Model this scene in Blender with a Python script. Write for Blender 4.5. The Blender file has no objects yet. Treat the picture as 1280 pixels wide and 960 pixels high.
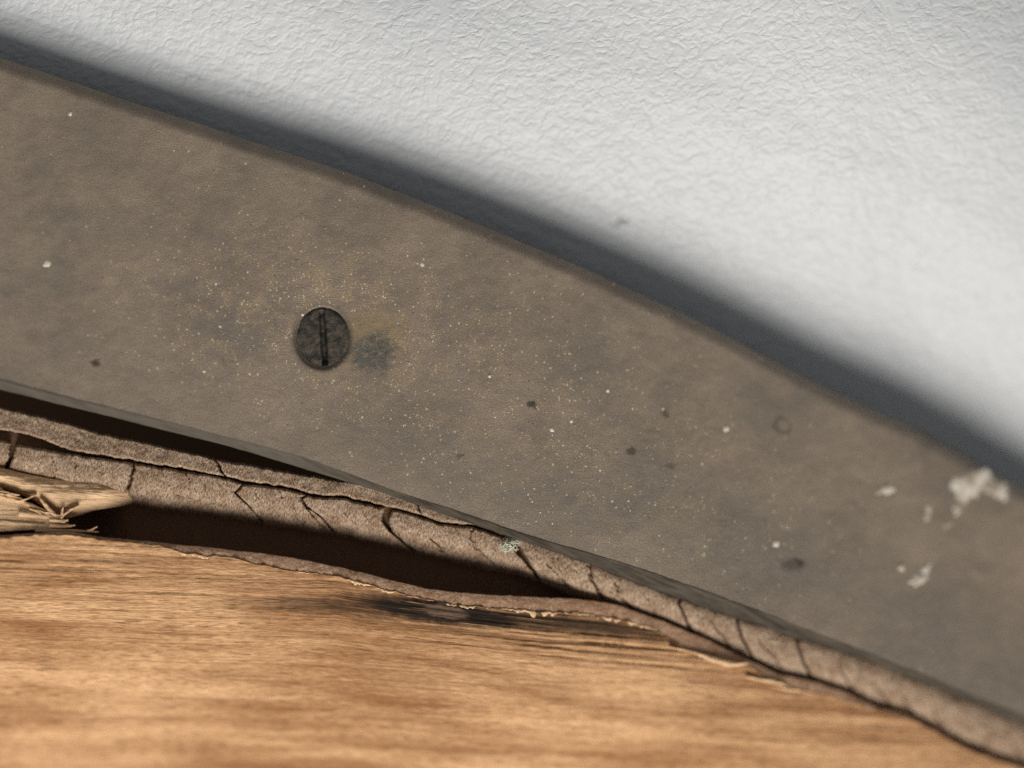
import bpy, math
import numpy as np

# ------------------------------------------------------------------ camera, world, light, exposure
sc = bpy.context.scene
COL = sc.collection
MM = 0.001
D = 200.0            # camera height above the sharp plane, mm
PPM = 11.0           # photo pixels per mm on the sharp plane

cam = bpy.data.cameras.new("camera")
cam.sensor_width = 36.0
cam.lens = 36.0 * D / (1280 / PPM)
cam.clip_start = 0.005
cam.clip_end = 20.0
cam.dof.use_dof = True
cam.dof.focus_distance = (D + 1.2) * MM
cam.dof.aperture_fstop = 4.9
cam.dof.aperture_blades = 0
cam_o = bpy.data.objects.new("camera", cam)
COL.objects.link(cam_o)
cam_o.location = (0, 0, D * MM)
sc.camera = cam_o

w = bpy.data.worlds.new("World")
sc.world = w
w.use_nodes = True
bg = w.node_tree.nodes["Background"]
bg.inputs[0].default_value = (0.96, 0.98, 1.0, 1)
bg.inputs[1].default_value = 0.17

# one window-like lamp low over the wood, seen from the bottom of the frame
ld = bpy.data.lights.new("window_light", 'AREA')
ld.shape = 'DISK'
ld.size = 0.66
ld.energy = 13.8
ld.color = (1.0, 0.965, 0.91)
lo = bpy.data.objects.new("window_light", ld)
COL.objects.link(lo)
AZ, EL, DIST = math.radians(6), math.radians(32), 0.95
lv = (math.sin(AZ) * math.cos(EL) * DIST, -math.cos(AZ) * math.cos(EL) * DIST, math.sin(EL) * DIST)
lo.location = lv
from mathutils import Vector
lo.rotation_euler = (-Vector(lv)).to_track_quat('-Z', 'Y').to_euler()

sc.cycles.use_denoising = False
sc.cycles.use_adaptive_sampling = True
sc.cycles.adaptive_threshold = 0.02
sc.cycles.max_bounces = 5
sc.cycles.diffuse_bounces = 3
sc.cycles.glossy_bounces = 2
vs = sc.view_settings
vs.view_transform = 'Standard'
vs.look = 'None'
vs.exposure = 0.0
vs.gamma = 1.0
vs.use_curve_mapping = False

# ------------------------------------------------------------------ helpers
rng = np.random.default_rng(7)

def hash2(ix, iy, seed):
    h = (ix.astype(np.int64) * 374761393 + iy.astype(np.int64) * 668265263 + seed * 974634177) & 0x7fffffff
    h = ((h ^ (h >> 13)) * 1274126177) & 0x7fffffff
    h = ((h ^ (h >> 16)) * 2246822519) & 0x7fffffff
    return (h & 0xffff) / 65535.0

def vnoise(x, y, seed=0):
    x = np.asarray(x, float); y = np.asarray(y, float)
    x, y = np.broadcast_arrays(x, y)
    ix = np.floor(x); iy = np.floor(y)
    fx = x - ix; fy = y - iy
    fx = fx * fx * fx * (fx * (fx * 6 - 15) + 10); fy = fy * fy * fy * (fy * (fy * 6 - 15) + 10)
    a = hash2(ix, iy, seed); b = hash2(ix + 1, iy, seed)
    c = hash2(ix, iy + 1, seed); d = hash2(ix + 1, iy + 1, seed)
    return (a * (1 - fx) + b * fx) * (1 - fy) + (c * (1 - fx) + d * fx) * fy * 1.0

def fbm(x, y, seed=0, octv=4, gain=0.5):
    s = 0; a = 1; t = 0
    for k in range(octv):
        s = s + a * (vnoise(np.asarray(x) * 2 ** k, np.asarray(y) * 2 ** k, seed + 17 * k) - 0.5)
        t += a; a *= gain
    return s / t * 2            # about -1..1

def sstep(a, b, x):
    t = np.clip((np.asarray(x, float) - a) / (b - a), 0, 1)
    return t * t * (3 - 2 * t)

GX = np.arange(-400, 1681, 1.0)
def curve(pts, sm=9):
    """photo outline -> smooth function of the distance along the strip"""
    p = np.array(pts, float)
    y = np.interp(GX, p[:, 0], p[:, 1])
    l = GX < p[0, 0]; s = (p[1, 1] - p[0, 1]) / (p[1, 0] - p[0, 0]); y[l] = p[0, 1] + s * (GX[l] - p[0, 0])
    r = GX > p[-1, 0]; s = (p[-1, 1] - p[-2, 1]) / (p[-1, 0] - p[-2, 0]); y[r] = p[-1, 1] + s * (GX[r] - p[-1, 0])
    k = np.exp(-0.5 * (np.arange(-3 * sm, 3 * sm + 1) / sm) ** 2); k /= k.sum()
    n = 3 * sm
    yp = np.concatenate([y[0] - (np.arange(n, 0, -1)) * (y[1] - y[0]), y, y[-1] + np.arange(1, n + 1) * (y[-1] - y[-2])])
    y = np.convolve(yp, k, 'valid')
    return lambda x: np.interp(x, GX, y)

def W(px, py, z):
    """point of the place, from its position along/across the strip (1/11 mm) and its depth z (mm)"""
    f = (D - z) / D / PPM
    return np.stack([(px - 640) * f * MM, (480 - py) * f * MM, z * MM], -1)

def mesh_obj(name, verts, faces, mat, parent=None, uv=None, smooth=True):
    me = bpy.data.meshes.new(name)
    verts = np.asarray(verts, np.float32).reshape(-1, 3)
    faces = np.asarray(faces, np.int32)
    me.vertices.add(len(verts)); me.vertices.foreach_set("co", verts.ravel())
    n = faces.shape[1]
    me.loops.add(faces.size); me.loops.foreach_set("vertex_index", faces.ravel())
    me.polygons.add(len(faces))
    me.polygons.foreach_set("loop_start", np.arange(0, faces.size, n, dtype=np.int32))
    me.polygons.foreach_set("use_smooth", np.full(len(faces), smooth))
    me.update(calc_edges=True)
    if uv is not None:
        l = me.uv_layers.new(name="surface_mm")
        l.data.foreach_set("uv", np.asarray(uv, np.float32).reshape(-1, 2)[faces.ravel()].ravel())
    me.validate()
    me.materials.append(mat)
    o = bpy.data.objects.new(name, me)
    COL.objects.link(o)
    if parent is not None:
        o.parent = parent
    return o

def grid_faces(nr, nc, flip=False):
    i = np.arange(nr - 1)[:, None] * nc + np.arange(nc - 1)[None, :]
    f = np.stack([i, i + nc, i + nc + 1, i + 1], -1).reshape(-1, 4)      # rows go down the picture
    return f[:, ::-1] if flip else f

def grid_obj(name, px, py, z, mat, parent=None, uv=None):
    nr, nc = px.shape
    if uv is None:
        uv = np.stack([px / PPM, py / PPM], -1)
    return mesh_obj(name, W(px, py, z), grid_faces(nr, nc), mat, parent, uv)

def solid_grid(name, px, py, z, mat, parent=None, uv=None, thick=1.5, taper=0.0):
    """height field with side walls and an underside, so that it is a closed piece"""
    nr, nc = px.shape
    if uv is None:
        uv = np.stack([px / PPM, py / PPM], -1)
    top = W(px, py, z).reshape(-1, 3)
    ring = np.concatenate([np.arange(nc), np.arange(1, nr) * nc + nc - 1,
                           (nr - 1) * nc + np.arange(nc - 2, -1, -1), np.arange(nr - 2, 0, -1) * nc])
    fx, fy, fz = px.ravel()[ring], py.ravel()[ring], z.ravel()[ring]
    cx, cy = px.mean(), py.mean()
    low = W(fx + (cx - fx) * taper, fy + (cy - fy) * taper, fz - thick)
    n0 = len(top); m = len(ring)
    v = np.concatenate([top, low, W(np.array([cx]), np.array([cy]), np.array([fz.min() - thick]))])
    uvs = np.concatenate([uv.reshape(-1, 2), uv.reshape(-1, 2)[ring], [[cx / PPM, cy / PPM]]])
    nx = np.roll(np.arange(m), -1)
    side = np.stack([ring, ring[nx], n0 + nx, n0 + np.arange(m)], -1)
    o = mesh_obj(name, v, np.concatenate([grid_faces(nr, nc), side]), mat, parent, uvs)
    return o

def empty(name, loc, label, cat):
    o = bpy.data.objects.new(name, None)
    o.empty_display_size = 0.01
    COL.objects.link(o)
    o["label"] = label; o["category"] = cat
    return o

# ------------------------------------------------------------------ node helper
class NT:
    def __init__(s, name):
        s.m = bpy.data.materials.new(name); s.m.use_nodes = True
        s.t = s.m.node_tree; s.n = s.t.nodes
        s.b = s.n["Principled BSDF"]
    def L(s, a, b): s.t.links.new(a, b)
    def new(s, t, **kw):
        n = s.n.new(t)
        for k, v in kw.items(): setattr(n, k, v)
        return n
    def set(s, sock, v):
        if isinstance(v, (int, float)): sock.default_value = v
        elif isinstance(v, tuple):
            sock.default_value = v if len(v) == len(sock.default_value) else tuple(v) + (1,)
        else: s.L(v, sock)
    def math(s, op, a, b=0.0, c=0.0, clamp=False):
        n = s.new('ShaderNodeMath', operation=op, use_clamp=clamp)
        s.set(n.inputs[0], a); s.set(n.inputs[1], b); s.set(n.inputs[2], c)
        return n.outputs[0]
    def uv(s):
        if not hasattr(s, '_uv'):
            s._uv = s.new('ShaderNodeUVMap', uv_map="surface_mm").outputs[0]
        return s._uv
    def map(s, vec, scale=(1, 1, 1), loc=(0, 0, 0), rot=0.0):
        if rot:
            r = s.new('ShaderNodeMapping'); s.L(vec, r.inputs[0]); r.inputs[2].default_value = (0, 0, rot); vec = r.outputs[0]
        n = s.new('ShaderNodeMapping')
        s.L(vec, n.inputs[0]); n.inputs[1].default_value = loc
        n.inputs[3].default_value = scale
        return n.outputs[0]
    def noise(s, vec, scale, detail=3, rough=0.5, dist=0.0, col=False):
        n = s.new('ShaderNodeTexNoise')
        s.L(vec, n.inputs['Vector']); n.inputs['Scale'].default_value = scale
        n.inputs['Detail'].default_value = detail; n.inputs['Roughness'].default_value = rough
        n.inputs['Distortion'].default_value = dist
        return n.outputs['Color' if col else 'Fac']
    def voro(s, vec, scale, feature='F1', out='Distance', rand=1.0):
        n = s.new('ShaderNodeTexVoronoi', feature=feature)
        s.L(vec, n.inputs['Vector']); n.inputs['Scale'].default_value = scale
        n.inputs['Randomness'].default_value = rand
        return n.outputs[out]
    def ramp(s, fac, a, b, lo=0.0, hi=1.0):
        n = s.new('ShaderNodeMapRange', interpolation_type='SMOOTHSTEP')
        s.set(n.inputs[0], fac); s.set(n.inputs[1], a); s.set(n.inputs[2], b)
        n.inputs[3].default_value = lo; n.inputs[4].default_value = hi
        return n.outputs[0]
    def mix(s, fac, a, b, mode='MIX'):
        n = s.new('ShaderNodeMix', data_type='RGBA', blend_type=mode)
        s.set(n.inputs[0], fac); s.set(n.inputs[6], a); s.set(n.inputs[7], b)
        return n.outputs[2]
    def warp(s, vec, scale, amount, detail=2):
        c = s.noise(vec, scale, detail, col=True)
        a = s.new('ShaderNodeVectorMath', operation='SUBTRACT'); s.L(c, a.inputs[0]); a.inputs[1].default_value = (0.5, 0.5, 0.5)
        m = s.new('ShaderNodeVectorMath', operation='SCALE'); s.L(a.outputs[0], m.inputs[0]); m.inputs['Scale'].default_value = amount
        d = s.new('ShaderNodeVectorMath', operation='ADD'); s.L(vec, d.inputs[0]); s.L(m.outputs[0], d.inputs[1])
        return d.outputs[0]
    def spot(s, vec, px, py, rx, ry, soft=0.5, rot=0.0):
        """1 inside an ellipse placed on the surface, px units"""
        d = s.new('ShaderNodeVectorMath', operation='SUBTRACT'); s.L(vec, d.inputs[0]); d.inputs[1].default_value = (px / PPM, py / PPM, 0)
        q = d.outputs[0]
        if rot: q = s.map(q, rot=rot)
        q = s.map(q, scale=(PPM / rx, PPM / ry, 0))
        l = s.new('ShaderNodeVectorMath', operation='LENGTH'); s.L(q, l.inputs[0])
        return s.ramp(l.outputs['Value'], 1 + soft, 1 - soft)
    def bump(s, h, dist, strength=1.0, normal=None):
        n = s.new('ShaderNodeBump'); n.inputs['Strength'].default_value = strength
        n.inputs['Distance'].default_value = dist * MM
        s.L(h, n.inputs['Height'])
        if normal is not None: s.L(normal, n.inputs['Normal'])
        return n.outputs[0]
    def out(s, col, rough=0.6, metal=0.0, normal=None, spec=0.3):
        s.set(s.b.inputs['Base Color'], col); s.set(s.b.inputs['Roughness'], rough)
        s.set(s.b.inputs['Metallic'], metal); s.b.inputs['Specular IOR Level'].default_value = spec
        if normal is not None: s.L(normal, s.b.inputs['Normal'])
        return s.m

# ------------------------------------------------------------------ materials
def m_plate():
    s = NT("tarnished_brass"); u = s.uv()
    uw = s.warp(u, 0.35, 4.0, 4)
    big = s.noise(uw, 0.10, 4, 0.55)
    mid = s.noise(s.map(uw, (0.7, 1.3, 1), rot=0.3), 0.45, 4, 0.6)
    fine = s.noise(u, 5.5, 3, 0.65)
    grain = s.noise(u, 14.0, 2, 0.6)
    f = s.math('ADD', s.math('MULTIPLY', s.ramp(big, 0.32, 0.68), 0.55), s.math('MULTIPLY', s.ramp(mid, 0.3, 0.72), 0.45))
    col = s.mix(f, (0.200, 0.163, 0.130), (0.315, 0.246, 0.183))
    # golden rubbed zones, mostly round the screw and along the middle
    zone = s.spot(uw, 410, 405, 190, 95, 0.8, rot=-0.2)
    zone2 = s.spot(uw, 620, 490, 330, 110, 0.9, rot=-0.45)
    zn = s.math('MAXIMUM', zone, s.math('MULTIPLY', zone2, 0.5))
    patch = s.ramp(s.noise(uw, 0.32, 5, 0.68), 0.46, 0.62)
    gold = s.math('MULTIPLY', zn, patch)
    col = s.mix(s.math('MULTIPLY', gold, 0.55), col, (0.385, 0.275, 0.17))
    # soft grey cloud patches
    ucl = s.warp(u, 0.45, 7.0, 4)
    for (x, y, rx, ry, a, ro) in ((745, 470, 75, 42, 0.45, 0.5), (945, 500, 45, 30, 0.35, 0.4), (300, 415, 70, 22, 0.4, 0.1),
                                  (40, 345, 45, 25, 0.3, -0.4), (640, 620, 110, 34, 0.3, 0.35), (1010, 570, 60, 60, 0.22, 0),
                                  (900, 660, 190, 60, 0.45, 0.4), (1180, 800, 150, 70, 0.4, 0.4), (520, 560, 120, 40, 0.35, 0.3), (120, 275, 90, 22, 0.25, 0.1)):
        k = s.math('MULTIPLY', s.spot(ucl, x, y, rx, ry, 0.6, -ro), a * 0.75)
        col = s.mix(k, col, (0.150, 0.138, 0.120))
    # the lower border is greyer
    # grain of the patina
    g = s.math('ADD', s.math('MULTIPLY', s.ramp(fine, 0.25, 0.75), 0.6), s.math('MULTIPLY', s.ramp(grain, 0.25, 0.75), 0.4))
    col = s.mix(1.0, col, s.mix(g, (0.62, 0.61, 0.60), (1.36, 1.35, 1.33)), 'MULTIPLY')
    # brush-like hairlines along the strip
    hair = s.noise(s.map(u, (0.35, 9, 1), rot=-0.36), 1.0, 3, 0.6)
    col = s.mix(1.0, col, s.mix(s.ramp(hair, 0.3, 0.7), (0.95, 0.95, 0.95), (1.05, 1.05, 1.05)), 'MULTIPLY')
    # bright metal grains: tiny, many in the rubbed zones
    uf = s.warp(u, 6.0, 0.25, 2)
    dots = s.voro(uf, 4.3); pick = s.voro(uf, 4.3, out='Color')
    sep = s.new('ShaderNodeSeparateColor'); s.L(pick, sep.inputs[0])
    dens = s.math('ADD', s.math('MULTIPLY', zn, s.math('ADD', 0.25, s.math('MULTIPLY', patch, 0.9))), 0.006)
    isd = s.math('LESS_THAN', sep.outputs[0], dens)
    rad = s.math('ADD', 0.27, s.math('MULTIPLY', s.math('POWER', sep.outputs[1], 3.0), 0.34))
    fleck = s.math('MULTIPLY', isd, s.math('LESS_THAN', dots, rad))
    col = s.mix(fleck, col, s.mix(sep.outputs[2], (0.46, 0.33, 0.17), (0.95, 0.82, 0.58)))
    # dark pits
    d2 = s.voro(s.map(u, loc=(31, 7, 0)), 1.9); p2 = s.voro(s.map(u, loc=(31, 7, 0)), 1.9, out='Color')
    sp2 = s.new('ShaderNodeSeparateColor'); s.L(p2, sp2.inputs[0])
    pit = s.math('MULTIPLY', s.math('LESS_THAN', sp2.outputs[0], s.math('ADD', 0.03, s.math('MULTIPLY', zn, 0.22))),
                 s.ramp(d2, 0.20, 0.07))
    col = s.mix(s.math('MULTIPLY', pit, 0.75), col, (0.035, 0.028, 0.02))
    # single stains
    us = s.warp(u, 1.6, 1.3, 3)
    for (x, y, rx, ry, a) in ((119, 454, 5.5, 5, 0.85), (664, 506, 5, 4.5, 0.85), (832, 517, 5, 4, 0.6), (789, 563, 7, 4, 0.7),
                              (838, 582, 6, 4, .45), (992, 706, 15, 8, .5), (1000, 703, 5, 3.5, 0.6), (575, 570, 5, 4, .5)):
        col = s.mix(s.math('MULTIPLY', s.spot(us, x, y, rx, ry, 0.5), a), col, (0.03, 0.024, 0.016))
    # ring mark
    o_ = s.spot(us, 978, 532, 11.5, 11, 0.22); i_ = s.spot(us, 979, 532, 7.5, 7.5, 0.3)
    col = s.mix(s.math('MULTIPLY', s.math('SUBTRACT', o_, i_, clamp=True), 0.55), col, (0.05, 0.042, 0.03))
    # corrosion beside the screw
    uc = s.warp(u, 1.3, 2.6, 5)
    col = s.mix(s.math('MULTIPLY', s.math('MULTIPLY', s.spot(uc, 462, 426, 46, 36, 0.4, 0.5), s.ramp(s.noise(u, 2.4, 4, 0.7), 0.38, 0.55)), 0.7), col, (0.33, 0.225, 0.105))
    col = s.mix(s.math('MULTIPLY', s.math('MULTIPLY', s.spot(uc, 466, 441, 29, 24, 0.45, 0.3), s.ramp(s.noise(u, 1.7, 5, 0.7), 0.32, 0.50)), 0.92), col, s.mix(fine, (0.062, 0.062, 0.055), (0.15, 0.148, 0.128)))
    # smooth dark brown ring round the screw
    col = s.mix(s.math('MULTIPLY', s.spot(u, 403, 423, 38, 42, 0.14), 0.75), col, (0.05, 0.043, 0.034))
    h = s.math('ADD', s.math('ADD', fine, s.math('MULTIPLY', grain, 0.6)), s.math('MULTIPLY', fleck, 0.6))
    h = s.math('SUBTRACT', h, pit)
    nrm = s.bump(h, 0.055, 1.0)
    nrm = s.bump(s.noise(u, 0.5, 2), 0.10, 1.0, nrm)
    rough = s.math('SUBTRACT', 0.50, s.math('MULTIPLY', fleck, 0.2))
    return s.out(col, rough, s.math('MULTIPLY', fleck, 0.5), nrm, 0.45)

def m_plate_edge():
    s = NT("tarnished_brass_edge"); u = s.uv()
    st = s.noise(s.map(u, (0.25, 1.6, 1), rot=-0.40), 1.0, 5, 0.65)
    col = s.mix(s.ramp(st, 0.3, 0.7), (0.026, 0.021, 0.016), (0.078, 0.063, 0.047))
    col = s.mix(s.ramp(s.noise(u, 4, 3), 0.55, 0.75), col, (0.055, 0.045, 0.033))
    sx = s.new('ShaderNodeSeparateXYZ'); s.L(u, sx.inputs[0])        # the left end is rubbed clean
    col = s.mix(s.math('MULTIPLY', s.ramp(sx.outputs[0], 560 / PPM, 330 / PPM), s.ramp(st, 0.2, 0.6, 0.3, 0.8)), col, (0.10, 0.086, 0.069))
    return s.out(col, 0.75, 0.0, s.bump(st, 0.06), 0.12)

def m_screw():
    s = NT("blackened_screw"); u = s.uv()
    n = s.noise(u, 1.1, 5, 0.68); f = s.noise(u, 9, 3, 0.65)
    col = s.mix(s.ramp(n, 0.35, 0.65), (0.024, 0.021, 0.017), (0.098, 0.080, 0.061))
    col = s.mix(s.math('MULTIPLY', s.ramp(f, 0.62, 0.72), 0.6), col, (0.17, 0.14, 0.10))
    col = s.mix(s.math('MULTIPLY', s.ramp(s.noise(u, 1.1, 3), 0.55, 0.7), 0.4), col, (0.12, 0.08, 0.048))
    return s.out(col, 0.5, 0.0, s.bump(s.math('ADD', n, f), 0.12), 0.3)

def m_paint():
    s = NT("white_paint"); u = s.uv()
    n = s.noise(u, 2.2, 4, 0.6)
    col = s.mix(s.ramp(n, 0.3, 0.7), (0.52, 0.45, 0.36), (0.84, 0.78, 0.69))
    col = s.mix(s.ramp(s.noise(u, 0.55, 4, 0.65), 0.44, 0.60), col, (0.36, 0.29, 0.22))
    return s.out(col, 0.7, 0, s.bump(n, 0.08), 0.2)

def m_dust():
    s = NT("pale_dust")
    return s.out((0.66, 0.58, 0.46), 0.8)

def m_cushion():
    s = NT("white_leatherette"); u = s.uv()
    u1 = s.warp(u, 1.1, 0.75, 3)
    ua = s.map(u1, (0.85, 1.15, 1), rot=0.30)
    n1 = s.noise(ua, 0.37, 2, 0.5); n2 = s.noise(s.map(ua, loc=(5, 9, 0)), 0.58, 2, 0.5)
    e1 = s.math('ABSOLUTE', s.math('SUBTRACT', n1, 0.5)); e2 = s.math('ABSOLUTE', s.math('SUBTRACT', n2, 0.47))
    c1 = s.ramp(e1, 0.0, 0.10); c2 = s.ramp(e2, 0.0, 0.11)
    k1 = s.ramp(s.noise(u, 0.55, 2), 0.40, 0.58)        # only some of the creases are deep
    ul = s.map(s.warp(u, 0.5, 2.2, 3), (0.16, 0.62, 1), rot=0.42)
    el = s.voro(ul, 1.0, 'DISTANCE_TO_EDGE'); cl = s.ramp(el, 0.0, 0.05)
    kl = s.ramp(s.noise(s.map(u, loc=(11, 2, 0)), 0.35, 3), 0.44, 0.58)
    h = s.math('ADD', s.math('MULTIPLY', c1, k1), s.math('MULTIPLY', c2, s.math('SUBTRACT', 1.0, s.math('MULTIPLY', k1, 0.6))))
    h = s.math('ADD', h, s.math('MULTIPLY', s.math('MULTIPLY', cl, kl), 0.6))
    h = s.math('ADD', h, s.math('MULTIPLY', s.noise(u1, 1.8, 2, 0.5), 0.4))
    nrm = s.bump(h, 0.055, 0.9)
    tint = s.noise(u, 0.05, 2)
    col = s.mix(tint, (0.475, 0.49, 0.506), (0.50, 0.508, 0.512))
    return s.out(col, 0.48, 0.0, nrm, 0.32)

def m_edging():
    s = NT("dried_cracked_edging"); u = s.uv()
    uw = s.warp(u, 1.5, 0.5, 3)
    fur = s.noise(s.map(uw, (6.5, 2.3, 1), rot=-0.25), 1.0, 2, 0.55)      # fine crossways wrinkles
    pore = s.noise(u, 9.0, 3, 0.6)
    cell = s.voro(s.map(s.warp(u, 1.6, 1.2, 3), (1.1, 0.55, 1), rot=0.35), 1.0, 'DISTANCE_TO_EDGE')
    big = s.noise(u, 0.22, 4, 0.6)
    col = s.mix(s.ramp(s.noise(u, 0.6, 5, 0.65), 0.32, 0.66), (0.28, 0.186, 0.122), (0.425, 0.315, 0.225))
    col = s.mix(1.0, col, s.mix(s.ramp(fur, 0.32, 0.62), (0.48, 0.44, 0.41), (1.15, 1.15, 1.15)), 'MULTIPLY')
    col = s.mix(1.0, col, s.mix(s.ramp(pore, 0.3, 0.7), (0.80, 0.78, 0.76), (1.16, 1.16, 1.16)), 'MULTIPLY')
    col = s.mix(s.math('MULTIPLY', s.ramp(s.noise(u, 1.3, 4, 0.65), 0.58, 0.75), 0.5), col, (0.15, 0.098, 0.066))
    col = s.mix(s.math('MULTIPLY', s.math('MULTIPLY', s.ramp(cell, 0.022, 0.0), s.ramp(big, 0.45, 0.6)), 0.5), col, (0.07, 0.045, 0.03))
    h = s.math('ADD', s.math('MULTIPLY', fur, 1.1), s.math('MULTIPLY', s.ramp(cell, 0.0, 0.03), 0.15))
    h = s.math('ADD', h, s.math('MULTIPLY', pore, 0.3))
    nrm = s.bump(h, 0.22, 1.0)
    return s.out(col, 0.85, 0.0, nrm, 0.12)

def m_core():
    s = NT("dark_brown_core"); u = s.uv()
    n = s.noise(u, 3, 4)
    return s.out(s.mix(n, (0.15, 0.085, 0.05), (0.28, 0.165, 0.10)), 0.95, 0, s.bump(n, 0.2), 0.05)

def wood_color(s, u):
    uw = s.warp(u, 0.10, 0.5, 2)
    streak = s.noise(s.map(uw, (0.045, 0.55, 1)), 1.0, 5, 0.6)
    fine = s.noise(s.map(uw, (0.45, 5.5, 1)), 1.0, 4, 0.65)
    blot = s.noise(s.map(u, (0.035, 0.20, 1)), 1.0, 4, 0.55)
    f = s.math('ADD', s.math('MULTIPLY', s.ramp(streak, 0.32, 0.68), 0.55), s.math('MULTIPLY', s.ramp(blot, 0.36, 0.64), 0.55))
    col = s.mix(f, (0.265, 0.126, 0.053), (0.58, 0.355, 0.192))
    col = s.mix(1.0, col, s.mix(s.ramp(fine, 0.28, 0.72), (0.78, 0.74, 0.68), (1.14, 1.15, 1.16)), 'MULTIPLY')
    hl = s.noise(s.map(uw, (0.7, 13, 1)), 1.0, 3, 0.65)
    col = s.mix(1.0, col, s.mix(s.ramp(hl, 0.36, 0.56), (0.58, 0.52, 0.46), (1.14, 1.14, 1.14)), 'MULTIPLY')
    lg = s.noise(s.map(uw, (0.05, 3.4, 1), loc=(4, 9, 0)), 1.0, 3, 0.6)
    col = s.mix(s.math('MULTIPLY', s.ramp(lg, 0.55, 0.61), 0.55), col, (0.19, 0.082, 0.034))
    # pores: short dark dashes along the grain
    v = s.map(uw, (0.22, 3.6, 1))
    d = s.voro(v, 1.0); c = s.voro(v, 1.0, out='Color')
    sp = s.new('ShaderNodeSeparateColor'); s.L(c, sp.inputs[0])
    dash = s.math('MULTIPLY', s.math('LESS_THAN', sp.outputs[0], 0.34), s.ramp(d, 0.27, 0.17))
    col = s.mix(s.math('MULTIPLY', dash, 0.5), col, (0.17, 0.075, 0.03))
    return col, fine, streak, dash, uw

def m_wood():
    s = NT("weathered_wood"); u = s.uv()
    col, fine, streak, dash, uw = wood_color(s, u)
    # strong dark grain lines round the knot, running out to the right
    lines = s.noise(s.map(uw, (0.028, 2.1, 1), loc=(0, 3.3, 0)), 1.0, 3, 0.55)
    lm = s.spot(s.warp(u, 0.4, 1.5, 3), 760, 742, 330, 40, 0.7)
    lk = s.math('MULTIPLY', s.ramp(lines, 0.50, 0.57), lm)
    col = s.mix(s.math('MULTIPLY', lk, 0.85), col, (0.09, 0.036, 0.016))
    # knot: black smear with a pale oval in it
    uk = s.warp(s.map(u, (1, 1, 1)), 0.9, 1.2, 4)
    sm = s.noise(s.map(u, (0.09, 4.5, 1)), 1.0, 4, 0.62)
    smear = s.math('MAXIMUM', s.spot(uk, 555, 748, 120, 16, 0.4), s.math('MULTIPLY', s.spot(uk, 690, 745, 160, 14, 0.6), 0.85))
    smear = s.math('MAXIMUM', smear, s.math('MULTIPLY', s.spot(uk, 430, 757, 120, 9, 0.8), 0.7))
    smear = s.math('MULTIPLY', smear, s.ramp(sm, 0.27, 0.42))
    col = s.mix(s.math('MULTIPLY', smear, 0.97), col, (0.011, 0.008, 0.006))
    oval = s.spot(s.warp(u, 1.0, 0.9, 3), 558, 747, 27, 9, 0.2)
    col = s.mix(s.math('MULTIPLY', oval, 0.92), col, s.mix(s.noise(u, 4, 4), (0.07, 0.044, 0.03), (0.17, 0.11, 0.078)))
    h = s.math('SUBTRACT', s.math('ADD', fine, s.math('MULTIPLY', streak, 0.5)), s.math('ADD', s.math('MULTIPLY', dash, 0.5), lk))
    return s.out(col, 0.75, 0.0, s.bump(h, 0.13, 1.0), 0.1)

def m_lip():
    s = NT("rough_brown_finish"); u = s.uv()
    n = s.noise(s.map(s.warp(u, 1.8, 0.5, 3), (4.0, 2.6, 1), rot=0.4), 1.0, 4, 0.65)
    b = s.noise(u, 0.5, 4)
    col = s.mix(s.ramp(b, 0.3, 0.7), (0.38, 0.222, 0.137), (0.53, 0.345, 0.225))
    col = s.mix(1.0, col, s.mix(s.ramp(n, 0.3, 0.7), (0.7, 0.68, 0.66), (1.2, 1.2, 1.2)), 'MULTIPLY')
    return s.out(col, 0.85, 0, s.bump(n, 0.14), 0.1)

def m_fibre():
    s = NT("torn_pale_fibre"); u = s.uv()
    f = s.noise(s.map(u, (0.5, 6, 1), rot=-0.1), 1.0, 4, 0.65)
    b = s.noise(u, 0.5, 3)
    col = s.mix(s.ramp(f, 0.25, 0.75), (0.58, 0.345, 0.18), (0.84, 0.60, 0.37))
    col = s.mix(s.math('MULTIPLY', s.ramp(b, 0.5, 0.8), 0.4), col, (0.33, 0.18, 0.09))
    return s.out(col, 0.8, 0, s.bump(f, 0.2), 0.15)

def m_lint():
    s = NT("grey_green_lint")
    return s.out((0.60, 0.59, 0.46), 0.9, 0, None, 0.1)

M = dict(plate=m_plate(), edge=m_plate_edge(), screw=m_screw(), paint=m_paint(), dust=m_dust(), cushion=m_cushion(),
         edging=m_edging(), core=m_core(), wood=m_wood(), lip=m_lip(), fibre=m_fibre(), lint=m_lint())

# ------------------------------------------------------------------ outlines along the strip
E_up = curve([(0, 72), (130, 115), (300, 172), (430, 214), (560, 264), (700, 322), (860, 395), (960, 447), (1060, 500), (1135, 530), (1204, 569), (1280, 612)], 25)
E_lo = curve([(0, 477), (134, 511), (289, 549), (380, 573), (514, 622), (649, 667), (780, 702), (936, 757), (1092, 816), (1280, 893)], 18)
E_bt = curve([(0, 487), (134, 520), (289, 559), (380, 586), (481, 617), (581, 652), (649, 675), (736, 705), (858, 752), (995, 797), (1092, 828), (1280, 907)], 12)
U_top = curve([(0, 508), (67, 524), (134, 543), (201, 557), (269, 573), (336, 585), (430, 601), (520, 622), (640, 655), (760, 700)], 8)
C_mid = curve([(0, 549), (60, 562), (100, 568), (165, 577), (208, 584), (279, 596), (306, 604), (353, 609), (393, 620), (430, 622), (481, 634), (514, 641), (548, 653), (595, 659), (629, 670), (660, 678), (736, 703), (858, 750), (995, 795), (1092, 826), (1280, 905)], 4)
G_top = curve([(0, 537), (20, 541), (47, 548), (80, 562), (120, 569), (165, 576), (208, 583), (279, 595), (306, 603), (353, 608), (393, 619), (430, 621), (481, 633), (514, 640), (548, 652), (595, 658), (629, 669), (660, 677)], 4)
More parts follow.
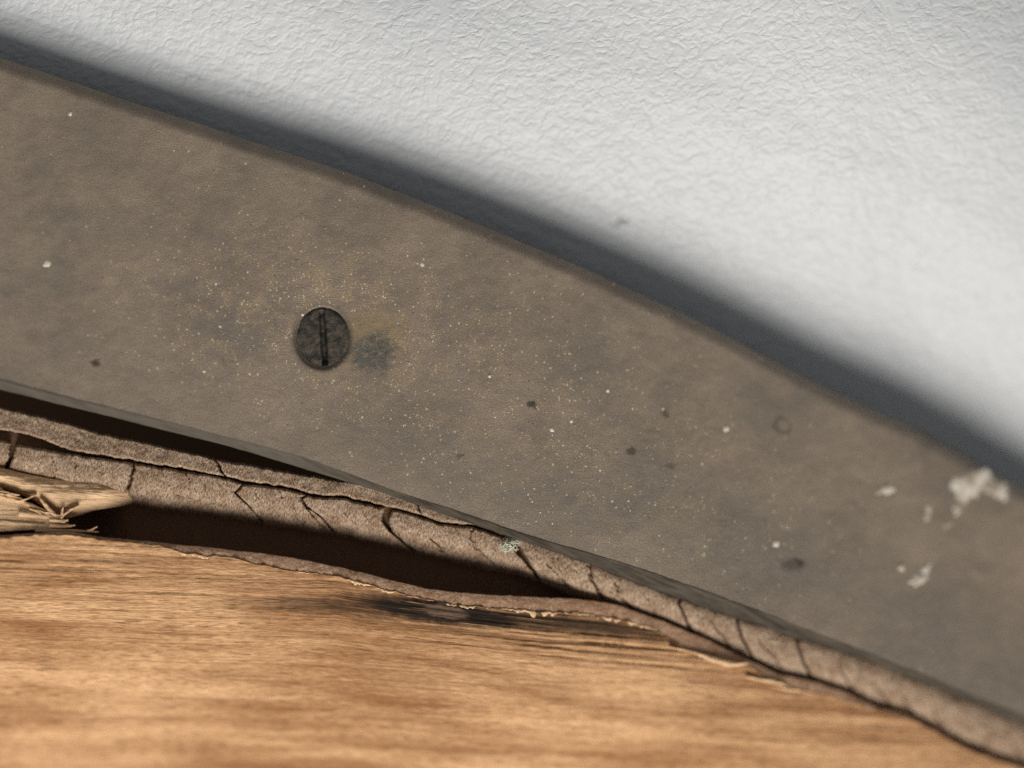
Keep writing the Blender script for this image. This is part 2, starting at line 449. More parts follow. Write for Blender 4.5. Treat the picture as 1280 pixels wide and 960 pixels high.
L_lip = curve([(0, 669), (84, 664), (124, 671), (201, 678), (269, 685), (336, 692), (380, 700), (430, 710), (481, 723), (531, 735), (581, 741), (649, 745), (716, 748), (766, 754), (800, 766), (831, 777), (878, 797), (936, 825), (975, 843), (1022, 853), (1061, 866), (1092, 882), (1132, 892), (1171, 913), (1210, 935), (1280, 958)], 5)
M_lip = curve([(0, 672), (84, 668), (124, 674), (201, 683), (235, 692), (285, 697), (336, 708), (380, 715), (430, 723), (481, 737), (548, 752), (615, 761), (682, 764), (750, 768), (810, 783), (858, 808), (909, 833), (938, 832), (956, 847), (999, 863), (1040, 869), (1092, 889), (1132, 897), (1171, 917), (1210, 939), (1280, 962)], 5)

S_edge = curve([(-100, 585), (0, 592), (84, 612), (150, 622), (188, 629), (269, 638), (336, 650), (430, 664), (514, 683), (581, 700), (649, 714), (716, 734), (760, 750), (800, 768)], 8)
_elo = E_lo
E_lo = lambda x: _elo(x) + 3.5 * sstep(560, 760, x) + 0.9 * fbm(np.asarray(x, float) / 45, 0 * np.asarray(x, float), 15, 4) + 2.2 * np.clip(fbm(np.asarray(x, float) / 11, 0 * np.asarray(x, float), 16, 2) - 0.45, 0, 1)

def zb(x):
    x = np.asarray(x, float)
    return np.where(x > 500, -19.0 * (np.clip(x - 500, 0, None) / 780) ** 1.7, 4.0 * (np.clip(500 - x, 0, None) / 500) ** 1.2)

def z_edge_up(x): return zb(x) - 3.0

XS = np.arange(-390, 1671, 2.0)

# ------------------------------------------------------------------ added board behind everything, blocks world light from below
back = mesh_obj("light_block_board", [(-.16, -.15, -.055), (.17, -.15, -.055), (.17, .15, -.055), (-.16, .15, -.055),
                                  (-.16, -.15, -.05), (.17, -.15, -.05), (.17, .15, -.05), (-.16, .15, -.05)],
                [(0, 3, 2, 1), (4, 5, 6, 7), (0, 1, 5, 4), (1, 2, 6, 5), (2, 3, 7, 6), (3, 0, 4, 7)], M['core'], uv=np.zeros((8, 2)), smooth=False)
back["kind"] = "structure"

# ------------------------------------------------------------------ white leatherette cushion
q = np.concatenate([np.arange(-130, 0, 6.0), np.arange(0, 200, 2.5), np.arange(200, 900, 6.0)])[::-1]   # px above the strip's edge
X, Q = np.meshgrid(XS, q)
PY = E_up(X) - Q
Hs = 4.9 + 3.4 * sstep(100, 1250, X)            # the cushion passes deeper under the strip to the right
rise = sstep(-30, 230 + 90 * sstep(300, 1200, X), Q)
Z = z_edge_up(X) - Hs + (4.0 + 2.0 * sstep(300, 1200, X)) * rise + 1.2 * sstep(200, 520, Q) + 8.5 * sstep(90, 560, Q) * sstep(450, 1280, X)
Z += 0.016 * np.clip(Q - 60, 0, None)
Z += 0.10 * fbm(X / 210, Q / 120, 3, 3) * sstep(-20, 120, Q)
# shallow folds lying along the border
fold = fbm(X / 150 + Q / 90, Q / 13, 9, 3)
Z += (0.05 + 0.05 * sstep(900, 300, X)) * fold * sstep(-30, 20, Q) * sstep(150, 60, Q)
# small nib near the border
Z += 0.55 * np.exp(-(((X - 778) / 5) ** 2 + ((PY - 281) / 4.5) ** 2)) - 0.25 * np.exp(-(((X - 768) / 4) ** 2 + ((PY - 278) / 5) ** 2))
cushion = grid_obj("cushion", X, PY, Z, M['cushion'])
cushion["label"] = "white grained leatherette cushion behind the tarnished metal strip"
cushion["category"] = "cushion"

# ------------------------------------------------------------------ tarnished metal strip
strip = empty("metal_strip", (0, 0, 0), "wide tarnished brass strip held by one dark slotted screw", "metal strip")
def plate_z(x, y):
    v = np.clip((E_lo(x) - y) / (E_lo(x) - E_up(x)), -0.1, 1.1)
    return zb(x) + 1.0 - 4.0 * v
SX, SY = 403.0, 422.5
nv = 230
X, V = np.meshgrid(np.arange(-390, 1671, 1.8), np.linspace(1, 0, nv))
PY = E_lo(X) - 2 + (E_up(X) - E_lo(X) + 2) * V
Z = plate_z(X, PY)
du = PY - E_up(X)
Z -= 1.1 * np.clip(1 - du / 20, 0, 1) ** 2.2                     # worn, rounded far edge
dl = E_lo(X) - PY
Z += 0.10 * fbm(X / 160, PY / 120, 21, 3)
rs = np.hypot((X - SX) / 34.0, (PY - SY) / 38.0)
Z -= 0.22 * sstep(1.06, 0.985, rs) + 2.0 * sstep(0.90, 0.84, rs)                                 # countersink
# short kink near the far right edge
Z -= 0.18 * sstep(-3, 3, X - (1143 + 0.3 * (PY - 540))) * sstep(620, 560, PY) * sstep(50, 10, du)
plate = grid_obj("plate", X, PY, Z, M['plate'], strip)
# front edge and underside
xs = np.arange(-390, 1671, 2.0)
jag = fbm(xs / 60, 0 * xs, 5, 4) + 1.2 * np.clip(fbm(xs / 14, 0 * xs, 6, 3) - 0.2, 0, 1)
rows = []
z0 = plate_z(xs, E_lo(xs)) - 0.16
for o_, dz_ in ((-2.5, -0.01), (-1.6, 0.02), (-0.6, -0.05)):
    rows.append((E_lo(xs) + o_, plate_z(xs, E_lo(xs) + o_) + dz_))
for t in np.linspace(0, 1, 9):
    rows.append((E_lo(xs) + (E_bt(xs) - E_lo(xs)) * t ** 0.9 + jag * 0.6 * t, z0 - 0.02 - 2.2 * t ** 1.15))
rows.append((E_bt(xs) - 14, z0 - 2.2)); rows.append((E_up(xs) + 14, z_edge_up(xs) - 2.4)); rows.append((E_up(xs), z_edge_up(xs) - 1.1))
PYe = np.array([r[0] for r in rows]); Ze = np.array([r[1] for r in rows]); Xe = np.broadcast_to(xs, PYe.shape)
front = grid_obj("front_edge", Xe, PYe, Ze, M['edge'], strip)

# screw head with a real slot
n = 110
g = np.linspace(-1, 1, n); A, B = np.meshgrid(g, g)
r = np.maximum(abs(A), abs(B)); ang = np.arctan2(B, A)
hyp = np.hypot(A, B); hyp[hyp == 0] = 1
DX, DY = A * r / hyp, B * r / hyp                                # disc
zs = 0.10 * (1 - (DX ** 2 + DY ** 2)) - 0.10 * np.clip((np.hypot(DX, DY) - 0.88) / 0.12, 0, 1) ** 2
th = math.radians(4)
sx = DX * math.cos(th) - DY * math.sin(th) - 0.04
sw = 0.085 + 0.03 * fbm(DX * 3, DY * 3, 4, 2)
sy = DX * math.sin(th) + DY * math.cos(th)
zs = zs - 0.8 * sstep(sw + 0.07, sw - 0.05, abs(sx)) * sstep(0.98, 0.84, abs(sy))
zs = zs + 0.05 * fbm(DX * 5, DY * 5, 8, 3)
px = SX + DX * 32.8; py = SY + DY * 36.6
zs = zs - 0.13 * (DY - DX * 0.8)
zp = plate_z(px, py) - 0.07 + zs
screw = solid_grid("screw", px, py, zp, M['screw'], strip, thick=1.6)
screw["label"] = "blackened slotted screw head sunk in the strip"

# dried white paint on the right end, each dab a part of its own
def dab(name, cx, cy, rx, ry, rot, h, seed, mat, lobes=0.35):
    nr, na = 9, 36
    rr, aa = np.meshgrid(np.linspace(0.0, 1, nr), np.linspace(0, 2 * math.pi, na + 1)[:-1], indexing='ij')
    wob = 1 + lobes * fbm(np.cos(aa) * 1.6 + seed * 3.1, np.sin(aa) * 1.6 + seed, seed, 3)
    x0 = rr * wob * np.cos(aa) * rx; y0 = rr * wob * np.sin(aa) * ry
    X = cx + x0 * math.cos(rot) - y0 * math.sin(rot); Y = cy + x0 * math.sin(rot) + y0 * math.cos(rot)
    z = plate_z(X, Y) + 0.10 * 0 + 0.28 * h * (1 - rr ** 2) * (0.85 + 0.3 * fbm(X / 7, Y / 7, seed + 2, 2)) - 0.06 * rr ** 4 + 0.03
    v = W(X, Y, z).reshape(-1, 3)
    i = np.arange(nr - 1)[:, None] * na; j = np.arange(na)[None, :]; j2 = (j + 1) % na
    f = np.stack([i + j, i + na + j, i + na + j2, i + j2], -1).reshape(-1, 4)
    uvs = np.stack([X / PPM, Y / PPM], -1)
    return mesh_obj(name, v, f, mat, strip, uvs)
for k, a in enumerate([(1208, 609, 18, 22, 0.45, 0.42), (1219, 596, 16, 8, -0.2, 0.36), (1243, 611, 14, 10, 0.5, 0.40), (1254, 618, 8, 8, 0, 0.34), (1198, 634, 12, 6, -0.85, 0.30),
                       (1185, 655, 6, 3, -0.7, 0.2), (1162, 641, 5, 8, 0.3, 0.10), (1149, 724, 12, 7.5, -0.6, 0.45), (1158, 711, 6.5, 5, -0.3, 0.40),
                       (1127, 708, 4, 4.5, 0.3, 0.25), (1104, 611, 10, 3.2, -0.45, 0.25), (1111, 613, 7, 4, -0.3, 0.08)]):
    dab("paint_dab", *a, 30 + k, M['paint'], 0.75)
for k, a in enumerate([(970, 680, 4, 3.2), (59, 330, 5.2, 4.8), (528, 331, 3.6, 3.0), (760, 488, 2.4, 2.4), (690, 537, 3.2, 2.6), (908, 536, 4.2, 3.4),
                       (714, 526, 2.6, 2.2), (88, 142, 2.6, 2.2), (750, 588, 2.2, 2), (612, 470, 2.2, 2.0), (378, 393, 2.2, 2), (270, 355, 2.2, 2), (275, 408, 2.2, 2), (255, 464, 1.8, 1.8)]):
    dab("dust_speck", *a, 0.3 * k, 0.16, 60 + k, M['dust'], 0.5)

# ------------------------------------------------------------------ cracked edging band between strip and wood
band = empty("cracked_edging", (0, 0, 0), "cracked grey-brown edging band between metal strip and wooden rail", "edging")

HAIR = [  # fine cracks that do not go right through: points, width px, depth mm
    ([(379, 627), (383, 636), (392, 645), (402, 655), (407, 660)], 1.6, 0.5), ([(380, 604), (378, 625)], 0.8, 0.2),
    ([(368, 636), (374, 650), (380, 657)], 1.2, 0.35), ([(592, 660), (586, 672), (592, 682), (606, 694), (620, 706)], 1.1, 0.45),
    ([(536, 672), (548, 683), (556, 690)], 1.3, 0.5), ([(556, 684), (549, 688)], 1.5, 0.5), ([(497, 664), (503, 676), (520, 700), (534, 714)], 1.3, 0.35),
    ([(683, 703), (694, 716), (706, 727), (712, 732)], 1.2, 0.5), ([(703, 724), (709, 731)], 2.2, 0.6),
    ([(735, 706), (737, 722), (748, 736), (760, 749)], 1.3, 0.5), ([(768, 728), (776, 744), (790, 760)], 1.6, 0.6),
    ([(760, 735), (785, 757), (800, 770)], 1.2, 0.4), ([(815, 758), (821, 768)], 1.2, 0.4), ([(827, 771), (835, 782)], 2.4, 0.7),
    ([(888, 774), (894, 786), (904, 796), (910, 806)], 1.5, 0.6), ([(876, 780), (874, 790)], 1.1, 0.3),
    ([(948, 798), (956, 808), (968, 822), (975, 832)], 1.3, 0.55), ([(1048, 823), (1051, 838), (1060, 852), (1066, 864)], 1.6, 0.6),
    ([(1088, 842), (1098, 862), (1112, 880)], 1.2, 0.4), ([(1125, 864), (1131, 878), (1142, 892)], 1.5, 0.6), ([(1165, 878), (1168, 892), (1178, 906)], 1.5, 0.6),
    ([(1225, 905), (1240, 912), (1262, 920)], 2.0, 0.3), ([(1263, 919), (1268, 932), (1278, 946)], 1.8, 0.6),
    ([(230, 590), (238, 600), (236, 612)], 0.9, 0.25), ([(120, 585), (130, 592)], 1.0, 0.2), ([(66, 570), (70, 590), (66, 600)], 1.0, 0.22),
    ([(95, 572), (93, 584)], 1.3, 0.3), ([(215, 615), (235, 622), (255, 626), (280, 634)], 0.9, 0.25), ([(430, 640), (442, 652), (447, 660)], 0.9, 0.3), ([(1005, 820), (1003, 812)], 1.0, 0.3),
    ([(350, 612), (352, 622)], 0.8, 0.25), ([(455, 640), (460, 650)], 0.8, 0.25), ([(660, 692), (668, 700)], 0.8, 0.2), ([(805, 742), (812, 755)], 0.9, 0.3),
]
rc = np.random.default_rng(19)
for _ in range(50):
    x0 = rc.uniform(10, 1270); f0 = rc.uniform(0.08, 0.62)
    y0 = float(C_mid(x0) + (L_lip(x0) - C_mid(x0)) * f0); ln = rc.uniform(5, 16); a = rc.normal(1.05, 0.45)
    HAIR.append(([(x0, y0), (x0 + ln * .5 * math.cos(a) + rc.normal(0, 1.2), y0 + ln * .5 * math.sin(a)), (x0 + ln * math.cos(a), y0 + ln * math.sin(a))], rc.uniform(0.6, 1.0), rc.uniform(0.1, 0.26)))
def hair_z(X, Y):
    out = np.zeros_like(X)
    jx = X + 2.6 * fbm(X / 6, Y / 6, 71, 3); jy = Y + 2.6 * fbm(X / 6, Y / 6, 72, 3)
    for pts, wd, dp in HAIR:
        p = np.array(pts, float)
        lo, hi = p.min(0) - 8, p.max(0) + 8
        mk = (X > lo[0]) & (X < hi[0]) & (Y > lo[1]) & (Y < hi[1])
        if not mk.any(): continue
        x, y = jx[mk], jy[mk]; d = np.full(x.shape, 99.0); nseg = len(p) - 1; tt = np.zeros_like(x)
        for i in range(nseg):
            a, b = p[i], p[i + 1]; ab = b - a
            t = np.clip(((x - a[0]) * ab[0] + (y - a[1]) * ab[1]) / (ab @ ab), 0, 1)
            dd = np.hypot(x - a[0] - t * ab[0], y - a[1] - t * ab[1])
            m2 = dd < d; d[m2] = dd[m2]; tt[m2] = (i + t[m2]) / nseg
        wl = wd * (0.40 + 0.45 * tt) * (0.7 + 0.5 * vnoise(x / 3, y / 3, 75))
        out[mk] = np.maximum(out[mk], dp * 1.5 * np.exp(-(d / wl) ** 2))
    return out

def band_prof(X, Y):
    """height of the band's surface; f runs from its top border to the wooden lip"""
    C, L = C_mid(X), L_lip(X)
    f = np.clip((Y - C) / (L - C), -0.8, 1.15)
    left = sstep(800, 640, X)
    top = -2.3 - 0.4 * (1 - left)
    fp = np.clip(f, 0, None)
    S = S_edge(X) + 3.0 * fbm(X / 30, 0 * X, 35, 3)
    g = np.clip((Y - C) / np.maximum(S - C, 6), 0, 1)
    d = 7.0 * np.log1p(np.exp(np.clip((Y - S + 2) / 7.0, -20, 20)))
    zl = -1.0 * g ** 2.2 - 7.5 * (1 - np.exp(-d / 17.0))
    zr = 0.45 * np.sin(np.pi * np.clip(f, 0, 1) ** 0.55) - 2.6 * fp ** 2.8
    z = top + left * zl + (1 - left) * zr
    z = z - left * 0.35 * np.clip(-f, 0, 1)
    return zb(X) + z
def band_relief(X, Y):
    n1 = fbm(X / 26, Y / 20, 31, 3) * 0.13
    n2 = fbm(X / 4.0 - Y / 16, Y / 9.0, 33, 3) * 0.075
    return n1 + n2 - hair_z(X, Y)

def piece(name, xl, xr, top, bot, tuck_t, tuck_b, wl, wr, seed, roll=2.6, depth=0.75, zoff=0.0, step=1.15, rt=True, rb=True):
    """one block of the band; xl/xr are crack lines x(f)"""
    fs = np.linspace(0, 1, 200)
    hpx = float(np.mean(bot(np.array([(xl(0.5) + xr(0.5)) / 2])) - top(np.array([(xl(0.5) + xr(0.5)) / 2]))))
    nr = max(8, int(hpx / step)); nc = max(6, int((xr(0.5) - xl(0.5)) / step))
    F, Gx = np.meshgrid(np.linspace(0, 1, nr), np.linspace(0, 1, nc), indexing='ij')
    ef = F[:, 0] * hpx
    jl = 2.0 * fbm(ef / 8, 0 * ef + wl * 50, 7, 4) + 0.5 * fbm(ef / 3, 0 * ef, seed, 2); jr = 2.0 * fbm(ef / 8, 0 * ef + wr * 50, 7, 4) + 0.5 * fbm(ef / 3, 0 * ef, seed + 1, 2)
    XL = np.array([xl(t) for t in F[:, 0]]) + wl * np.array([1.35 - 1.1 * t if wl > 2 else 0.5 + 0.5 * t for t in F[:, 0]]) + jl
    XR = np.array([xr(t) for t in F[:, 0]]) - wr * np.array([1.35 - 1.1 * t if wr > 2 else 0.5 + 0.5 * t for t in F[:, 0]]) + jr
    Xp = XL[:, None] + (XR - XL)[:, None] * Gx
    jt = 1.3 * fbm(Xp / 8, 0 * Xp + seed, seed + 5, 3) if rt else 0
    jb = 1.6 * fbm(Xp / 9, 0 * Xp + seed, seed + 7, 3) if rb else 0
    T = top(Xp) + tuck_t + jt; B = bot(Xp) + tuck_b + jb
    Yp = T + (B - T) * F
    Zp = band_prof(Xp, Yp) + band_relief(Xp, Yp) + zoff
    e = np.minimum(Xp - XL[:, None], XR[:, None] - Xp)
    if rt: e = np.minimum(e, Yp - T)
    if rb: e = np.minimum(e, B - Yp)
    Zp = Zp - depth * np.clip(1 - e / roll, 0, 1) ** 2
    Zp = Zp + 0.16 * (vnoise(np.array(seed * 1.7), np.array(0.3), 3) - 0.5)
    o = solid_grid(name, Xp, Yp, Zp, M['edging'], band, thick=2.4)
    return o

def crack(pts):
    p = np.array(pts, float); return lambda f: float(np.interp(f, p[:, 0], p[:, 1]))
# crack lines of the lower row as (fraction from top to lip, x)
ck = [
    (crack([(0, -385), (1, -385)]), 1.0),
    (crack([(0, -232), (1, -226)]), 1.2),
    (crack([(0, -100), (1, -92)]), 1.5),
    (crack([(0, 17), (0.35, 14), (1, 4)]), 2.4),
    (crack([(0, 167), (0.5, 163), (1, 150)]), 1.7),
    (crack([(0, 304), (0.15, 300), (0.3, 293), (0.45, 305), (0.7, 318), (1, 330)]), 0.75),
    (crack([(0, 386), (0.12, 378), (0.3, 384), (0.6, 404), (1, 420)]), 0.8),
    (crack([(0, 486), (0.35, 482), (0.6, 490), (1, 520)]), 3.6),
    (crack([(0, 634), (0.2, 643), (0.45, 654), (0.75, 668), (1, 676)]), 3.2),
    (crack([(0, 737), (0.4, 739), (0.7, 750), (1, 766)]), 0.7),
    (crack([(0, 851), (0.3, 849), (0.6, 858), (0.9, 868), (1, 872)]), 1.5),
    (crack([(0, 921), (0.2, 921), (0.5, 927), (0.75, 940), (1, 952)]), 1.8),
    (crack([(0, 996), (0.3, 998), (0.6, 1006), (0.85, 1018), (1, 1024)]), 1.5),
    (crack([(0, 1300), (1, 1330)]), 1.5),
    (crack([(0, 1660), (1, 1660)]), 1.0),
]
def under_edge(x):
    b = sstep(690, 755, x)
    return np.minimum((S_edge(x) + 7) * (1 - b) + (L_lip(x) + 10) * b, L_lip(x) + 10)
blk_bottom = curve([(0, 589), (30, 597), (67, 604), (110, 607), (158, 611), (190, 614)], 5)
for i in range(len(ck) - 1):
    (a, wa), (b, wb) = ck[i], ck[i + 1]
    short = False
    tuck = 1.0 if i < 8 else -9.0
    piece("cracked_block", a, b, C_mid, under_edge if i < 9 else L_lip, tuck, 0 if i < 9 else 10, wa, wb, 100 + 11 * i,
          rt=i < 8, rb=i < 8, roll=3.0)
# upper narrow row, running in under the strip
uc = [(crack([(0, -385), (1, -385)]), 1), (crack([(0, 268), (0.3, 274), (0.7, 277), (1, 282)]), 1.3), (crack([(0, 520), (1, 528)]), 0.8), (crack([(0, 690), (1, 690)]), 1)]
for i in range(3):
    (a, wa), (b, wb) = uc[i], uc[i + 1]
    piece("cracked_upper_block", a, b, (lambda x: np.minimum(U_top(x), np.where(np.asarray(x) > 380, E_bt(x) - 7 * sstep(380, 500, x) + 6 * sstep(450, 390, x), 9999))), G_top, 0.0, -0.8, wa, wb, 300 + 9 * i, zoff=0.15, roll=3.0, depth=0.6)
# dark core seen down the cracks
xs = np.arange(-388, 1665, 5.0)
X, F = np.meshgrid(xs, np.linspace(0, 1, 24))
T = np.where(X < 700, U_top(X) + 4, E_bt(X) - 12); B = L_lip(X) + 9
PY = T + (B - T) * F
grid_obj("core", X, PY, np.maximum(band_prof(X, PY) - 2.0, zb(X) - 9.5) + 0.2 * fbm(X / 12, PY / 6, 3, 3) - 3.2 * sstep(160, 110, X) * sstep(605, 625, PY), M['core'], band)

# ------------------------------------------------------------------ wooden rail
rail = empty("wooden_rail", (0, 0, 0), "warm brown weathered wooden rail with splintered edge below the cracked band", "rail")
def lip_z(x):
    return zb(x) - 1.35 - 2.05 * sstep(560, 790, x) + 0.25 * sstep(0, 200, x) * 0
def grain_uv(X, Y):
    s = 0.155 * np.clip(X - 420, 0, None) * np.exp(-np.clip(Y - 760, 0, None) / 130.0)
    s2 = 0.045 * (X - 420)
    gy = Y - np.where(X > 420, np.maximum(s, 0), 0) * 0.72 - s2 * 0.6
    return np.stack([X / PPM, gy / PPM], -1)
def rail_top_z(X, Y):
    d = Y - M_lip(X)
    z = lip_z(X) - 0.0105 * np.clip(d, 0, None) - 0.00024 * np.clip(d, 0, None) ** 2
    return z
rowsY = np.concatenate([np.arange(0, 140, 1.5), np.arange(140, 520, 4.0)])
X, R = np.meshgrid(np.arange(-390, 1671, 2.0), rowsY)
edge_j = 1.4 * fbm(X / 9, 0 * X, 41, 3) + 1.6 * fbm(X / 40, 0 * X, 44, 3)
PY = M_lip(X) + R + edge_j * np.clip(1 - R / 40, 0, 1)
UVw = grain_uv(X, PY)
Z = rail_top_z(X, PY)
gy = UVw[..., 1] * PPM
near = sstep(150, 20, R)
Z += near * 0.16 * fbm(X / 110, gy / 3.2, 51, 3)
mk = sstep(560, 700, X) * sstep(1000, 860, X) * sstep(80, 45, R)
gl = fbm(X / 150, gy / 4.2, 55, 2)
Z -= mk * 0.28 * sstep(0.18, 0.5, gl)
Z -= near * 0.3 * sstep(0.35, 0.6, fbm(X / 80, gy / 3.0, 58, 2)) * sstep(330, 200, X) * 0.4
Z += 0.35 * np.exp(-R / 4.0) * (0.5 + fbm(X / 7, R / 5, 61, 3)) * 0.6          # frayed rim
grid_obj("rail_face", X, PY, Z, M['wood'], rail, UVw)
# lip: rough brown old finish turning down into the gap, then undercut
xs = np.arange(-390, 1671, 1.5)
t = np.concatenate([[-0.9, -0.45, -0.12], np.linspace(0, 1, 18)])
X, T = np.meshgrid(xs, t)
Lx = L_lip(X) + 0.9 * fbm(X / 13, 0 * X, 63, 3); Mx = M_lip(X) + 1.4 * fbm(X / 9, 0 * X, 41, 3) + 1.6 * fbm(X / 40, 0 * X, 44, 3) + 1.5
Mx = np.maximum(Mx, Lx + 1.5)
tc = np.clip(T, 0, 1)
PY = np.where(T >= 0, Lx + (Mx - Lx) * tc, Lx - 26 * T)
Z = lip_z(X) - 0.02 - 0.30 * (1 - tc) ** 2.2 + np.where(T < 0, 10.0 * T, 0)
Z += np.where(T >= 0, 0.05 * fbm(X / 6, PY / 5, 65, 3), 0) * np.clip(1.1 - abs(tc - 0.5), 0, 1)
grid_obj("rail_lip", X, PY, Z, M['lip'], rail)

# frayed pale rim where the old finish has broken away
X, F = np.meshgrid(np.arange(180, 1000, 1.0), np.linspace(0, 1, 7))
jm = 1.4 * fbm(X / 9, 0 * X, 41, 3) + 1.6 * fbm(X / 40, 0 * X, 44, 3)
wr = np.clip(0.6 + 7.0 * fbm(X / 30, 0 * X, 97, 3) + 3.0 * fbm(X / 3.5, 0 * X, 98, 2), 0.15, 9)
PY = M_lip(X) + jm + 0.2 + F * wr
Z = lip_z(X) + 0.10 * np.sin(np.pi * F) + 0.06 - 0.16 * F + 0.08 * fbm(X / 5, PY / 2, 99, 2)
grid_obj("frayed_rim", X, PY, Z, M['fibre'], rail)

# pale torn ledge under the left blocks
led_b = curve([(-100, 592), (0, 605), (40, 620), (60, 634), (81, 645), (100, 640), (118, 634), (150, 629), (180, 622), (214, 616)], 4)
X, F = np.meshgrid(np.arange(-385, 214, 1.5), np.linspace(0, 1, 40))
T = blk_bottom(np.minimum(X, 190)) - 5 + np.clip(X - 160, 0, None) * 0.12
PY = T + (led_b(X) - T + 4) * F
Z = zb(X) - 3.4 - 0.9 * F ** 3 + 0.8 * np.sin(np.pi * np.clip(F, 0, 1)) + 0.12 * fbm(X / 60, PY / 3.5, 81, 3) + 0.10 * fbm(X / 10, PY / 6, 83, 3) - 3.2 * sstep(115, 190, X)
solid_grid("torn_ledge", X, PY, Z, M['fibre'], rail, thick=2.5)

# splinters at the broken left end
def splinter(pts, wid, z0, z1, seed, thick=0.5, mat='fibre', name="splinter", both=False):
    p = np.array(pts, float); n = 26
    tt = np.linspace(0, 1, n); ti = np.linspace(0, 1, len(p))
    cx = np.interp(tt, ti, p[:, 0]); cy = np.interp(tt, ti, p[:, 1])
    cx = np.convolve(np.pad(cx, 3, 'edge'), np.ones(7) / 7, 'valid'); cy = np.convolve(np.pad(cy, 3, 'edge'), np.ones(7) / 7, 'valid')
    tx, ty = np.gradient(cx), np.gradient(cy); l = np.hypot(tx, ty) + 1e-6
    nx, ny = -ty / l, tx / l
    wd = wid * np.clip(1 - tt, 0, 1) ** 0.55 * (1 + 0.3 * fbm(tt * 6, 0 * tt, seed, 2)) + 0.35
    if both: wd = wid * np.sin(np.pi * np.clip(tt, 0.02, 0.98)) ** 0.8 * (1 + 0.3 * fbm(tt * 6, 0 * tt, seed, 2)) + 0.25
    S, Wd = np.meshgrid(np.linspace(-1, 1, 9), wd)
    Xp = cx[:, None] + S * Wd * nx[:, None]; Yp = cy[:, None] + S * Wd * ny[:, None]
    zz = zb(Xp) + (z0 + (z1 - z0) * tt)[:, None] + thick * (1 - S ** 2) * (0.3 + 0.7 * (1 - tt[:, None])) + 0.10 * fbm(Xp / 30, Yp / 2.0, seed + 1, 2)
    if nx.mean() * 0 + ny.mean() < 0: pass
    uvs = np.stack([np.broadcast_to((tt * l.sum() / PPM)[:, None], S.shape) + seed, S * Wd / PPM], -1)
    nr, nc = Xp.shape
    o = solid_grid(name, Xp.T[::1], Yp.T[::1], zz.T[::1], M[mat], rail, np.swapaxes(uvs, 0, 1), thick=0.7)
    return o
# the broken end itself: a fibrous tongue with a ragged tip
ttop = curve([(-200, 604), (0, 611), (30, 625), (55, 636), (80, 650)], 4)
F, Gx = np.meshgrid(np.linspace(0, 1, 46), np.linspace(0, 1, 190), indexing='ij')
tip = 84 + 10 * fbm(F[:, 0] * 9, 0 * F[:, 0], 91, 3) - 14 * (0.5 - F[:, 0]) ** 2
Xp = -385 + (tip[:, None] + 385) * Gx
T = ttop(Xp) + 2.2 * fbm(Xp / 14, 0 * Xp, 93, 3); B = L_lip(Xp) - 4.5
Yp = T + (B - T) * F
Zp = zb(Xp) - 2.7 + 0.55 * F + 0.13 * fbm(Xp / 90, Yp / 3.0, 95, 3) - 0.5 * np.clip(1 - Gx, 0, .0) - 0.6 * sstep(60, 90, Xp)
solid_grid("broken_end", Xp, Yp, Zp, M['fibre'], rail, thick=1.2)
SP = [([(-60, 620), (0, 621), (30, 629), (62, 640)], 3.5, -2.5, -2.6), ([(20, 642), (50, 645), (70, 648), (88, 652)], 3, -2.2, -2.5),
      ([(82, 656), (70, 646), (57, 632), (49, 622)], 3.2, -2.5, -2.2), ([(76, 652), (77, 644), (78, 637), (79, 633)], 1.6, -2.4, -2.2),
      ([(74, 650), (80, 643), (90, 636), (100, 632)], 1.5, -2.4, -2.2), ([(60, 656), (76, 658), (86, 658), (95, 656)], 2.6, -2.2, -2.1),
      ([(40, 663), (80, 663), (105, 664), (126, 665)], 1.8, -2.1, -2.2), ([(108, 664), (113, 663), (118, 660), (122, 658)], 1.2, -2.1, -1.9),
      ([(60, 650), (74, 651), (80, 652), (86, 649)], 2.2, -2.2, -2.1), ([(-60, 612), (-20, 613), (2, 616), (14, 619)], 3, -2.6, -2.7),
      ([(-50, 622), (-10, 623), (8, 625), (20, 628)], 2.6, -2.5, -2.6), ([(-60, 605), (-30, 607), (-5, 610), (4, 611)], 3, -2.7, -2.8),
      ([(-80, 652), (0, 653), (30, 655), (60, 656)], 3.0, -2.2, -2.1)]
for k, (p, wd, a, b) in enumerate(SP):
    splinter(p, wd, a, b, 500 + 3 * k, thick=0.14)
rf = np.random.default_rng(3)
for k in range(13):
    if k < 13: x0 = rf.uniform(-40, 60); y0 = float(ttop(x0)) + rf.uniform(2, 9); a = rf.normal(0.25, 0.2)
    else: x0 = rf.uniform(55, 80); y0 = rf.uniform(649, 662); a = rf.normal(-0.05, 0.15)
    ln = rf.uniform(12, 30)
    splinter([(x0, y0), (x0 + ln * .35, y0 + ln * .35 * math.tan(a * .5)), (x0 + ln * .7, y0 + ln * .7 * math.sin(a)), (x0 + ln * math.cos(a), y0 + ln * math.sin(a))], rf.uniform(0.6, 1.5), -2.3, -2.35, 700 + k, thick=0.12)
# lifted sliver on the right part of the lip and a few frayed chips along it
splinter([(868, 815), (890, 824), (915, 831), (938, 829)], 3.2, -3.0, -2.6, 610, thick=0.2, both=True)
splinter([(930, 845), (955, 850), (972, 853), (986, 858)], 2.2, -3.2, -3.1, 613, thick=0.2, both=True)
splinter([(960, 857), (985, 862), (1005, 864), (1018, 868)], 1.8, -3.5, -3.4, 617, thick=0.2, both=True)
splinter([(835, 808), (852, 812), (866, 815), (874, 817)], 1.4, -3.1, -3.0, 619, thick=0.2, both=True)

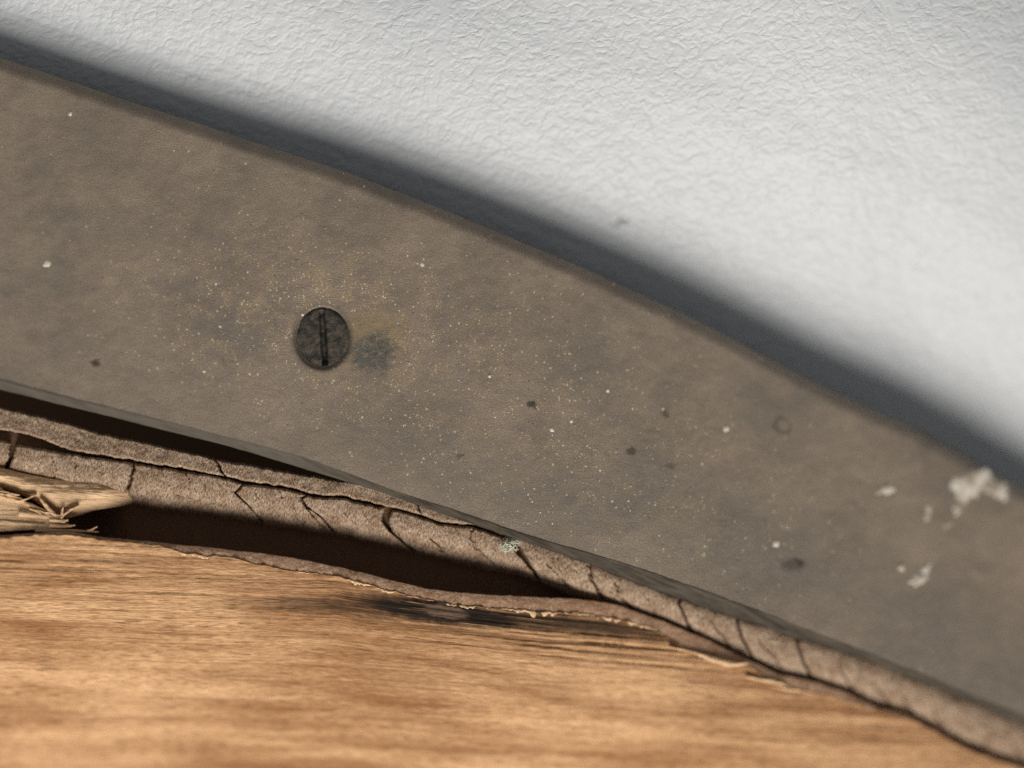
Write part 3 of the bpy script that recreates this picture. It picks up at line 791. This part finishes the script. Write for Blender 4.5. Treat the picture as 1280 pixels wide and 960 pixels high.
# ------------------------------------------------------------------ lint tuft caught in the crack
tuft = None
def threads(name, cx, cy, z, rx, ry, n, seed, rad, mat):
    r = np.random.default_rng(seed); V = []; Fc = []
    for k in range(n):
        m = 16
        p0 = r.normal(0, 0.24, 2) * np.array([1.0, 1.25]) + np.array([-0.1, 0.0]); a = r.uniform(0, 2 * math.pi); curl = r.normal(0, 0.75); st = r.uniform(0.09, 0.17)
        P = [p0]
        for i in range(m - 1):
            a += curl * 0.5 + r.normal(0, 0.28)
            q = P[-1] + st * np.array([math.cos(a), math.sin(a)])
            if np.hypot(*q) > 0.75 + 0.7 * r.random() ** 2: a += 1.6; q = P[-1] + st * np.array([math.cos(a), math.sin(a)]) * 0.6
            P.append(q)
        P = np.array(P)
        hz = 0.9 * np.clip(1 - (P ** 2).sum(1), 0, 1) * r.uniform(0.1, 1.0) + r.normal(0, 0.05)
        c = W(cx + P[:, 0] * rx - P[:, 1] * rx * 0.35, cy + P[:, 1] * ry, z + hz)
        tg = np.gradient(c, axis=0); tg /= np.linalg.norm(tg, axis=1)[:, None] + 1e-12
        s1 = np.cross(tg, [0, 0, 1.0]); s1 /= np.linalg.norm(s1, axis=1)[:, None] + 1e-9
        s2 = np.cross(tg, s1)
        b = len(V) * 0 + sum(len(v) for v in V)
        ring = np.stack([c + rad * MM * (math.cos(t) * s1 + math.sin(t) * s2) for t in (0, 2.094, 4.189)], 1).reshape(-1, 3)
        V.append(ring)
        for i in range(m - 1):
            for j in range(3):
                j2 = (j + 1) % 3
                Fc.append((b + i * 3 + j, b + i * 3 + j2, b + (i + 1) * 3 + j2, b + (i + 1) * 3 + j))
    return np.concatenate(V), np.array(Fc)
v, f = threads("lint_tuft", 637, 680, float(zb(637)) - 1.7, 13, 12, 46, 5, 0.042, None)
lint = mesh_obj("lint_tuft", v, f, M['lint'], None, np.zeros((len(v), 2)))
lint["label"] = "tiny grey-green lint tuft caught in a crack under the metal strip"
lint["category"] = "lint"
lint["kind"] = "thing"
